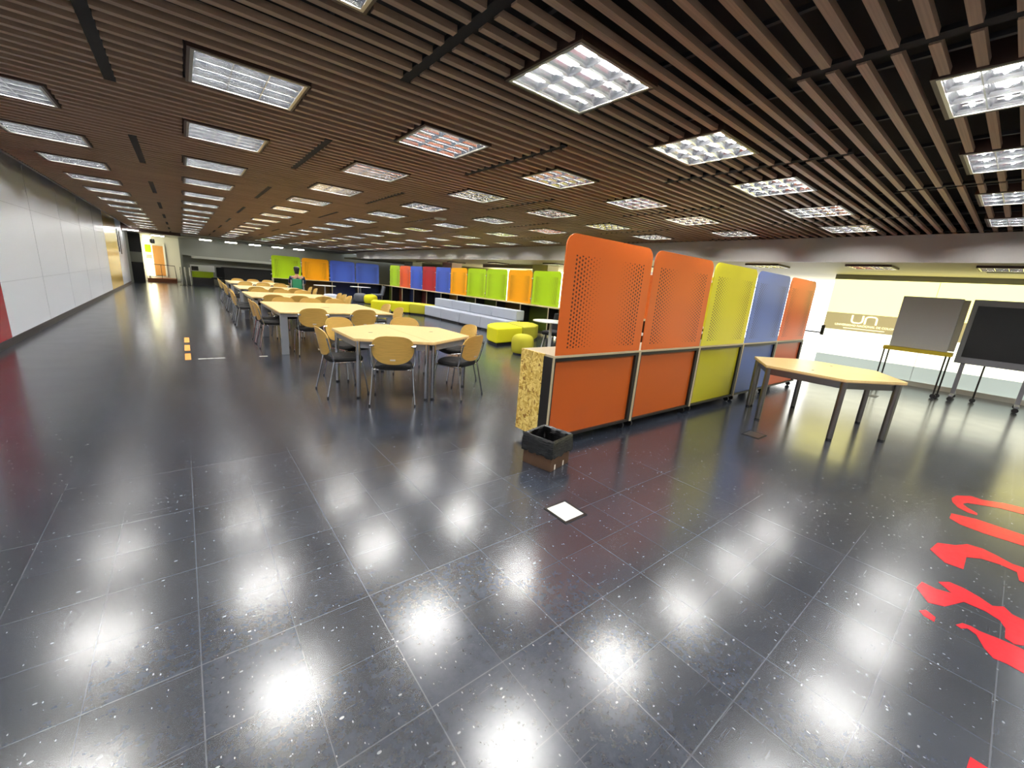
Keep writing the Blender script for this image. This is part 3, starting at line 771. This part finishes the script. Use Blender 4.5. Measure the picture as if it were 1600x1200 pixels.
def rowof(fmt, n, pts, f, grp):
    for i, p in enumerate(pts):
        j = random.uniform(-0.04, 0.04)
        chair(p[0], p[1], f[0]+j*(abs(f[1]) > .5), f[1]+j*(abs(f[0]) > .5), fmt % (ORD[n], ORD[i]), grp)
g = ['chairs of the %s large table' % ORD[i] for i in range(4)]
rowof(NEAR, 0, [(1.72, 7.66), (2.58, 7.62)], (0, 1), g[0])
rowof(FAR, 0, [(1.68, 10.19), (2.22, 10.17), (2.76, 10.18)], (0, -1), g[0])
rowof(LEF, 0, [(1.0, 8.8), (1.0, 9.4)], (1, 0), g[0])
rowof(RIG, 0, [(3.52, 8.25), (3.60, 9.15)], (-1, 0), g[0])
rowof(NEAR, 1, [(1.625, 11.0), (2.165, 10.96), (2.71, 10.98)], (0, 1), g[1])
rowof(FAR, 1, [(1.66, 13.5), (2.20, 13.5), (2.74, 13.48)], (0, -1), g[1])
rowof(LEF, 1, [(0.90, 11.78), (0.92, 12.35), (0.95, 12.92)], (1, 0), g[1])
rowof(RIG, 1, [(3.56, 11.75), (3.60, 12.36), (3.64, 12.95)], (-1, 0), g[1])
rowof(NEAR, 2, [(1.71, 14.55), (2.24, 14.5), (2.77, 14.52)], (0, 1), g[2])
rowof(FAR, 2, [(1.68, 17.15), (2.22, 17.12), (2.76, 17.14)], (0, -1), g[2])
rowof(LEF, 2, [(1.0, 15.5), (1.02, 16.3)], (1, 0), g[2])
rowof(RIG, 2, [(3.52, 15.3), (3.58, 16.3)], (-1, 0), g[2])
rowof(NEAR, 3, [(1.80, 18.2), (2.36, 18.15), (2.92, 18.2)], (0, 1), g[3])
rowof(FAR, 3, [(1.80, 21.1), (2.36, 21.1), (2.92, 21.15)], (0, -1), g[3])
rowof(LEF, 3, [(1.08, 18.95), (1.1, 19.9)], (1, 0), g[3])

# ------------------------------------------------------------------ sofas, ottomans, poufs
def soft(m, poly, z0, z1, name, parent, bev=0.03):
    b = MB().prism(poly, z0, z1)
    o = b.build(name, M[m], parent)
    md = o.modifiers.new('soft', 'BEVEL'); md.width = bev; md.segments = 3; md.limit_method = 'ANGLE'; md.angle_limit = math.radians(50)
    for p in o.data.polygons: p.use_smooth = True
    try: o.data.set_sharp_from_angle(angle=math.radians(60))
    except Exception: pass
    return o
for i in range(4):
    y1 = 14.68 - 1.3*i; y0 = y1 - 1.3
    t = thing('sofa_module', '%s light grey sofa module with low back, counted from the yellow bench' % ORD[i], 'sofa', (7.3, y0, 0), group='light grey sofa modules')
    soft('greyfab', [(0.004, 0.004), (0.5, 0.004), (0.5, 1.296), (0.004, 1.296)], 0.06, 0.42, 'seat', t, 0.025)
    soft('greyfab', [(0.5, 0.004), (0.72, 0.004), (0.68, 1.296), (0.5, 1.296)] if False else [(0.44, 0.004), (0.74, 0.004), (0.74, 1.296), (0.44, 1.296)], 0.42, 0.73, 'backrest', t, 0.03)
    MB().box(0.04, 0.70, 0.04, 1.26, 0, 0.06).build('plinth', M['seam'], t)
def bench(name, lab, m, poly, grp, h=0.42):
    cx = sum(p[0] for p in poly)/len(poly); cy = sum(p[1] for p in poly)/len(poly)
    t = thing(name, lab, 'bench', (cx, cy, 0), group=grp)
    P = [(x-cx, y-cy) for x, y in poly]
    soft(m, P, 0.06, h, 'cushion', t, 0.03)
    MB().prism([(x*0.92, y*0.92) for x, y in P], 0, 0.06).build('plinth', M['seam'], t)
bench('bench_module', 'olive yellow wedge bench module at the left end of the grey sofa', 'olivefab', [(7.30, 14.70), (6.95, 15.30), (7.75, 15.85), (8.05, 14.70)], 'yellow bench modules')
bench('bench_module', 'bright yellow curved bench module next to the olive wedge', 'yellowfab', [(6.94, 15.31), (6.35, 15.75), (6.95, 16.5), (7.74, 15.86)], 'yellow bench modules')
bench('bench_module', 'bright yellow bench module at the far left end of the seating', 'yellowfab', [(6.33, 15.76), (5.70, 16.10), (6.10, 16.95), (6.93, 16.51)], 'yellow bench modules')
def curve_poly(cx, cy, r, a0, a1, n=10): return [(cx+r*math.cos(math.radians(a0+(a1-a0)*k/n)), cy+r*math.sin(math.radians(a0+(a1-a0)*k/n))) for k in range(n+1)]
bench('ottoman', 'bright yellow ottoman with rounded outer edge, left of its olive twin', 'yellowfab', [(5.80, 7.80), (6.80, 8.05), (7.10, 9.15)] + [(6.75, 9.15), (6.42, 8.97), (6.12, 8.68), (5.90, 8.30)], 'yellow ottomans')
bench('ottoman', 'olive yellow ottoman with rounded outer edge, next to the white round table', 'olivefab', [(6.84, 8.06), (7.40, 8.22), (7.80, 8.55), (8.02, 9.0), (8.0, 9.25), (7.55, 9.40), (7.16, 9.20)], 'yellow ottomans')
def pouf(lab, m, x, y, r, h, name='pouf'):
    t = thing(name, lab, 'pouf', (x, y, 0), group='round poufs')
    prof = [(r*0.84, 0.03), (r*0.93, 0.07), (r*0.985, 0.16), (r*1.0, h*0.58), (r*0.98, h*0.70), (r*0.92, h*0.81), (r*0.80, h*0.90), (r*0.60, h*0.96), (r*0.32, h*0.995), (r*0.05, h)]
    MB().lathe(prof, seg=36).build('cushion', M[m], t, smooth=True)
    MB().lathe([(r*0.8, 0), (r*0.8, 0.03)], seg=24).build('base', M['seam'], t)
pouf('olive yellow round pouf in front of the yellow ottomans', 'olivefab', 5.78, 6.80, 0.25, 0.44)
pouf('dark grey round pouf before the far blue screens', 'darkgreyfab', 6.95, 21.1, 0.32, 0.46)
pouf('bright yellow round pouf beside the dark grey one', 'yellowfab', 7.15, 20.2, 0.32, 0.46)
pouf('pale grey round pouf under the far left round table', 'greyfab', 5.15, 19.6, 0.36, 0.44)

def round_table(lab, x, y, r=0.40, h=0.74):
    t = thing('round_table', lab, 'table', (x, y, 0), group='white round tables')
    MB().lathe([(r, h-0.022), (r+0.003, h-0.012), (r, h)], seg=36).build('tabletop', M['whitepl'], t, smooth=False)
    MB().lathe([(0.035, 0.025), (0.032, h-0.022)], seg=16).build('pedestal', M['whitepl'], t, smooth=True)
    MB().lathe([(0.25, 0.0), (0.25, 0.012), (0.06, 0.03)], seg=30).build('foot', M['whitepl'], t, smooth=False)
    return t
round_table('white round pedestal table beside the yellow ottomans', 6.52, 6.72, 0.42)
round_table('white round table in front of the far amber screen', 5.25, 21.0, 0.48)
round_table('white round table in front of the far blue screens', 7.15, 21.7, 0.5)
nb = tag(MB().box(-0.12, 0.12, -0.09, 0.09, 0, 0.02, 0.003, mtx=None).build('notebook', M['whitepl'], loc=(6.68, 6.62, 0.74)), 'white notebook lying on the near white round table', 'notebook')
def lounge(lab, m, x, y, rz, light=False):
    t = thing('lounge_chair', lab, 'chair', (x, y, 0), rz, 'lounge chairs')
    MB().box(-0.28, 0.28, -0.26, 0.28, 0.34, 0.44, 0.035).build('seat', M[m], t)
    MB().box(-0.28, 0.28, -0.05, 0.03, 0, 0.48, 0.03, mtx=Matrix.Translation((0, -0.26, 0.38)) @ Matrix.Rotation(0.22, 4, 'X')).build('backrest', M[m], t)
    for sx in (-1, 1):
        for sy in (-1, 1):
            MB().tube([(sx*0.26, sy*0.25, 0), (sx*0.22, sy*0.2, 0.35)], 0.012, 8).build('leg', M['whitepl' if light else 'chrome'], t)
lounge('black padded lounge chair behind the near white round table', 'blackfab', 7.15, 7.15, 1.9, True)
lounge('black padded lounge chair right of the near white round table, half behind the orange screen', 'blackfab', 6.55, 5.95, 0.2, True)
lounge('grey quilted lounge chair beside the far right round table', 'darkgreyfab', 7.85, 21.3, 1.4)

# ------------------------------------------------------------------ waste box, floor boxes, decals
t = thing('waste_box', 'cardboard box lined with a black bin bag beside the front orange screen', 'bin', (2.36, 2.33, 0), 0.22)
a = 0.145
cb = MB()
for (p, q, r, s) in ((-a, a, -a, -a+0.006), (-a, a, a-0.006, a), (-a, -a+0.006, -a+0.006, a-0.006), (a-0.006, a, -a+0.006, a-0.006)): cb.box(p, q, r, s, 0, 0.26)
cb.box(-a, a, -a, a, 0.0, 0.006); cb.build('box', M['cardboard'], t)
bg = MB(); n = 64
def ring(sc, z, amp):
    out = []
    for k in range(n):
        u = k/n*4; sd = int(u); f = u-sd
        P4 = [(-1, -1), (1, -1), (1, 1), (-1, 1)]; p, q = P4[sd % 4], P4[(sd+1) % 4]
        x = p[0]+(q[0]-p[0])*f; y = p[1]+(q[1]-p[1])*f
        w = 1 + amp*random.uniform(-1, 1)
        out.append(bg.b.verts.new((x*sc*w, y*sc*w, z + amp*0.25*random.uniform(-1, 1))))
    return out
R_ = [ring(a+0.010, 0.118, 0.05), ring(a+0.014, 0.135, 0.05), ring(a+0.012, 0.165, 0.035), ring(a+0.015, 0.19, 0.045), ring(a+0.011, 0.225, 0.03), ring(a+0.010, 0.262, 0.015), ring(a+0.002, 0.276, 0.01),
      ring(a-0.010, 0.266, 0.01), ring(a-0.016, 0.20, 0.05), ring(a-0.022, 0.12, 0.09), ring(a-0.05, 0.05, 0.12)]
for A, B in zip(R_, R_[1:]):
    for k in range(n): bg.b.faces.new((A[k], A[(k+1) % n], B[(k+1) % n], B[k]))
bg.b.faces.new(R_[-1])
bg.build('bin_bag', M['bag'], t, smooth=True)
for (x, y, rr) in ((-0.08, -a, 0), (0.05, -a, 0), (a, -0.06, 1), (a, 0.03, 1), (a, 0.09, 1)):
    MB().box(-0.008, 0.008, -0.0015, 0.0015, 0.005, 0.05, mtx=Matrix.Translation((x, y-0.001 if not rr else y, 0)) @ Matrix.Rotation(rr*PI/2, 4, 'Z')).build('tape_tab', M['tape'], t)
t = thing('floor_box', 'white square floor socket cover with dark rim, in front of the waste box', 'floor box', (1.925, 1.66, 0))
rim = MB()
for (p, q, r, s) in ((-0.105, 0.105, -0.11, -0.088), (-0.105, 0.105, 0.095, 0.11), (-0.105, -0.088, -0.088, 0.095), (0.090, 0.105, -0.088, 0.095)): rim.box(p, q, r, s, 0, 0.004)
rim.build('rim', M['blackbar'], t)
M['coverw'] = mat('floor_box_cover', (228, 230, 222), 0.4, noise=0.08, nscale=40)
MB().box(-0.088, 0.090, -0.088, 0.095, 0, 0.003).build('cover', M['coverw'], t)
t = thing('floor_box', 'dark closed floor socket cover left of the lone six-sided table', 'floor box', (5.08, 1.66, 0))
MB().box(-0.12, 0.12, -0.10, 0.10, 0, 0.004).build('rim', M['blackbar'], t)
MB().box(-0.10, 0.10, -0.08, 0.08, 0.0042, 0.006).build('cover', M['steel'], t)
t = thing('floor_box', 'open floor socket under the far edge of the lone six-sided table', 'floor box', (9.77, 1.46, 0))
MB().box(-0.12, 0.12, -0.10, 0.10, 0, 0.004).build('rim', M['blackbar'], t)
MB().box(-0.10, 0.10, 0.0, 0.006, 0.004, 0.10, mtx=Matrix.Rotation(-0.5, 4, 'X')).build('lid', M['steel'], t)

RED = [
 ('hook-shaped red vinyl stroke on the floor, the piece nearest the display', [(5.01, 0.04), (5.13, 0.02), (5.25, -0.06), (5.24, -0.13), (5.34, -0.25), (5.42, -0.50), (5.38, -0.50), (5.32, -0.36), (5.18, -0.36), (5.15, -0.23), (5.05, -0.10), (5.01, -0.05), (4.95, -0.03), (4.89, -0.06), (4.82, -0.12), (4.77, -0.12), (4.76, -0.07), (4.81, -0.01), (4.92, 0.03)]),
 ('straight red vinyl bar on the floor below the hook-shaped one', [(4.48, 0.01), (4.61, 0.01), (4.67, -0.12), (4.66, -0.50), (4.44, -0.50), (4.40, -0.17), (4.42, -0.05)]),
 ('thick red vinyl stroke on the floor between the bar and the torn pieces', [(3.73, 0.04), (3.89, 0.02), (3.97, -0.06), (4.07, -0.11), (4.09, -0.18), (4.06, -0.24), (4.01, -0.31), (4.04, -0.5), (3.8, -0.5), (3.78, -0.34), (3.90, -0.33), (3.92, -0.26), (3.90, -0.18), (3.83, -0.12), (3.62, -0.12), (3.61, -0.04)]),
 ('torn forked red vinyl stroke on the floor', [(3.11, 0.03), (3.21, 0.02), (3.2, -0.04), (3.23, -0.1), (3.3, -0.04), (3.36, -0.08), (3.36, -0.14), (3.33, -0.2), (3.29, -0.25), (3.34, -0.29), (3.29, -0.32), (3.26, -0.5), (3.15, -0.5), (2.98, -0.33), (3.0, -0.30), (3.1, -0.3), (3.16, -0.28), (3.19, -0.23), (3.19, -0.15), (3.04, -0.09), (3.0, -0.03)]),
 ('tiny red vinyl scrap on the floor left of the torn strokes', [(2.87, -0.01), (2.91, -0.03), (2.88, -0.07), (2.83, -0.07), (2.84, -0.03)]),
 ('ragged red vinyl stroke on the floor, the lowest large piece', [(2.9, -0.14), (2.95, -0.16), (2.96, -0.19), (2.95, -0.22), (2.965, -0.28), (2.97, -0.34), (2.96, -0.5), (2.74, -0.5), (2.76, -0.36), (2.77, -0.31), (2.76, -0.27), (2.81, -0.24), (2.9, -0.21), (2.92, -0.18), (2.89, -0.16)]),
 ('red vinyl corner at the bottom edge of the floor', [(1.90, -0.23), (2.03, -0.24), (2.03, -0.32), (1.9, -0.34)])]
for lab, P in RED:
    tag(MB().prism(P, 0.0003, 0.0016).build('floor_lettering_piece', M['redvinyl']), lab, 'floor sticker', 'remains of red floor lettering')
for i, (y0, y1) in enumerate(((7.74, 8.28), (8.55, 9.14), (9.42, 10.02))):
    tag(MB().box(-0.09+0.01*0, -0.015, y0, y1, 0.0003, 0.0016).build('floor_tape', M['orangetape']), '%s orange tape strip on the floor of the aisle, counted from the camera' % ORD[i], 'floor tape', 'orange floor tape strips')
for i, (x0, x1) in enumerate(((0.07, 0.17), (0.185, 0.26), (0.275, 0.41), (0.88, 1.0))):
    tag(MB().box(x0, x1, 7.76, 7.80, 0.0003, 0.0016).build('floor_tape', M['tape']), '%s short pale tape strip on the floor right of the orange strips' % ORD[i], 'floor tape', 'pale floor tape strips')

# ------------------------------------------------------------------ boards on the right
t = thing('mobile_board', 'grey upright board on black legs with a yellow ledge, before the glass wall', 'board', (11.0, 1.17, 0))
MB().box(-0.02, 0.14, -0.39, 0.42, 0.88, 1.85, 0.004, 1).build('panel', M['board'], t)
MB().box(0.0, 0.14, -0.47, -0.392, 0.90, 1.83).build('side_panel', M['boardside'], t)
MB().box(-0.10, 0.18, -0.47, 0.49, 0.805, 0.875).build('ledge', M['tray'], t)
for (lx, ly) in ((-0.05, -0.40), (0.10, -0.44), (-0.05, 0.47), (0.10, 0.42)):
    lg = MB().tube([(lx, ly, 0.08), (lx, ly, 0.82)], 0.013, 8).build('leg', M['blackbar'], t)
    MB().tube([(lx-0.02, ly, 0.042), (lx+0.02, ly, 0.042)], 0.042, 12).build('caster', M['blackpl'], lg)
t = thing('mobile_display', 'large black display in a grey frame on a wheeled stand at the right edge', 'display', (11.25, -0.17, 0))
MB().box(-0.03, 0.05, -0.20, 0.84, 0.70, 1.86, 0.008).build('bezel', M['bezel'], t)
MB().box(-0.036, -0.03, -0.13, 0.77, 0.82, 1.75).build('screen', M['screenblk'], t)
for ly, dy in ((0.72, 0), (-0.07, 0)):
    lg = MB().box(0.0, 0.05, ly-0.03, ly+0.03, 0.10, 0.71).build('upright', M['bezel'], t)
    MB().box(-0.28, 0.32, ly-0.03, ly+0.03, 0.08, 0.12, 0.01).build('foot_bar', M['bezel'], t)
    for lx in (-0.24, 0.28):
        MB().tube([(lx-0.02, ly, 0.04), (lx+0.02, ly, 0.04)], 0.04, 12).build('caster', M['blackpl'], t)
MB().tube([(0.1, 0.45, 0.08), (0.1, 0.45, 0.72)], 0.013, 8).build('rear_leg', M['blackbar'], t)
MB().tube([(0.08, 0.45, 0.04), (0.12, 0.45, 0.04)], 0.04, 12).build('caster', M['blackpl'], t)

# ------------------------------------------------------------------ seated person on a green chair
PX_, PY_ = 3.40, 17.50
S0 = 0.60
gc = thing('green_chair', 'green plastic-backed high chair the person sits on', 'chair', (PX_-0.06, PY_, 0))
bk = MB()
bk.box(-0.165, 0.165, -0.02, 0.0, 0, 0.40, 0.03, mtx=Matrix.Translation((0, -0.235, S0+0.06)) @ Matrix.Rotation(0.12, 4, 'X')).build('backrest', M['greenpl'], gc)
MB().box(-0.2, 0.2, -0.22, 0.2, S0-0.03, S0, 0.012).build('seat', M['greenpl'], gc)
for sx in (-1, 1):
    MB().tube([(sx*0.20, -0.24, 0), (sx*0.19, -0.2, S0-0.03), (sx*0.205, -0.235, S0+0.1), (sx*0.205, -0.28, S0+0.42)], 0.011, 8).build('leg', M['whitepl'], gc)
    MB().tube([(sx*0.20, 0.22, 0), (sx*0.18, 0.18, S0-0.03)], 0.011, 8).build('leg', M['whitepl'], gc)
def skin_obj(name, m, verts, edges, rad, root, parent, sub=2):
    me = bpy.data.meshes.new(name); me.from_pydata(verts, edges, []); me.materials.append(m)
    o = bpy.data.objects.new(name, me); C.objects.link(o); o.parent = parent
    md = o.modifiers.new('skin', 'SKIN')
    sv = me.skin_vertices[0].data if me.skin_vertices else None
    if sv is None:
        bpy.context.view_layer.update()
    b = bmesh.new(); b.from_mesh(me); lay = b.verts.layers.skin.verify(); b.verts.ensure_lookup_table()
    for i, v in enumerate(b.verts):
        v[lay].radius = rad[i] if isinstance(rad[i], tuple) else (rad[i], rad[i]); v[lay].use_root = (i == root)
    b.to_mesh(me); b.free()
    md.use_smooth_shade = True
    ss = o.modifiers.new('sub', 'SUBSURF'); ss.levels = sub; ss.render_levels = sub
    return o
pr = thing('person', 'person seen from behind in a dark navy top, seated among the tables', 'person', (PX_, PY_, 0))
V = [(0, 0, S0+0.10), (0, -0.01, S0+0.28), (0, 0.01, S0+0.46), (0, 0.02, S0+0.56), (0, 0.035, S0+0.64), (0, 0.055, S0+0.74), (0, 0.06, S0+0.83),
     (0.21, 0.01, S0+0.50), (0.26, 0.08, S0+0.27), (0.20, 0.30, S0+0.16), (0.19, 0.38, S0+0.16),
     (-0.21, 0.01, S0+0.50), (-0.26, 0.08, S0+0.27), (-0.17, 0.30, S0+0.17), (-0.15, 0.38, S0+0.17),
     (0.10, 0.08, S0+0.07), (0.12, 0.42, S0+0.05), (0.12, 0.40, 0.10), (0.12, 0.50, 0.04),
     (-0.10, 0.08, S0+0.07), (-0.12, 0.42, S0+0.05), (-0.12, 0.40, 0.10), (-0.12, 0.50, 0.04)]
E_ = [(0, 1), (1, 2), (2, 3), (3, 4), (4, 5), (5, 6), (2, 7), (7, 8), (8, 9), (9, 10), (2, 11), (11, 12), (12, 13), (13, 14), (0, 15), (15, 16), (16, 17), (17, 18), (0, 19), (19, 20), (20, 21), (21, 22)]
Rr = [0.13, 0.125, 0.13, 0.06, 0.055, 0.078, 0.06, 0.055, 0.042, 0.033, 0.03, 0.055, 0.042, 0.033, 0.03, 0.08, 0.062, 0.042, 0.036, 0.08, 0.062, 0.042, 0.036]
body = skin_obj('body', M['skin'], V, E_, Rr, 0, pr)
top = skin_obj('shirt', M['navy'], [V[0], V[1], V[2], V[3], V[7], V[8], V[11], V[12]], [(0, 1), (1, 2), (2, 3), (2, 4), (4, 5), (2, 6), (6, 7)],
               [0.155, 0.15, 0.155, 0.085, 0.08, 0.062, 0.08, 0.062], 0, pr)
skin_obj('trousers', M['trousers'], [V[0], V[15], V[16], V[17], V[19], V[20], V[21]], [(0, 1), (1, 2), (2, 3), (0, 4), (4, 5), (5, 6)],
         [0.15, 0.095, 0.078, 0.058, 0.095, 0.078, 0.058], 0, pr)
hr = MB()
hr.lathe([(0.066, -0.165), (0.085, -0.06), (0.102, 0.03), (0.095, 0.075), (0.06, 0.105), (0.02, 0.115)], seg=20).build('hair', M['hair'], pr, smooth=True, loc=(0, 0.045, S0+0.80))
for sx in (-1, 1):
    MB().lathe([(0.006, -0.03), (0.016, -0.01), (0.018, 0.012), (0.008, 0.03)], seg=10, sx=0.6).build('ear', M['skin'], pr, smooth=True, loc=(sx*0.088, 0.075, S0+0.765))
MB().lathe([(0.016, -0.02), (0.010, 0.0), (0.004, 0.03)], seg=8).build('nose', M['skin'], pr, smooth=True, loc=(0, 0.148, S0+0.765))
for sx in (-1, 1):
    for k in range(5):
        a_ = (k-1.8)*0.016
        MB().tube([(sx*0.19+a_ if sx > 0 else -0.15+a_, 0.40, S0+0.165), (sx*0.19+a_*1.2 if sx > 0 else -0.15+a_*1.2, 0.44 - 0.012*(k in (0, 4)), S0+0.16), (sx*0.19+a_*1.25 if sx > 0 else -0.15+a_*1.25, 0.465-0.02*(k in (0, 4)), S0+0.146)], [0.0085, 0.008, 0.006], 6).build('finger', M['skin'], pr, smooth=True)
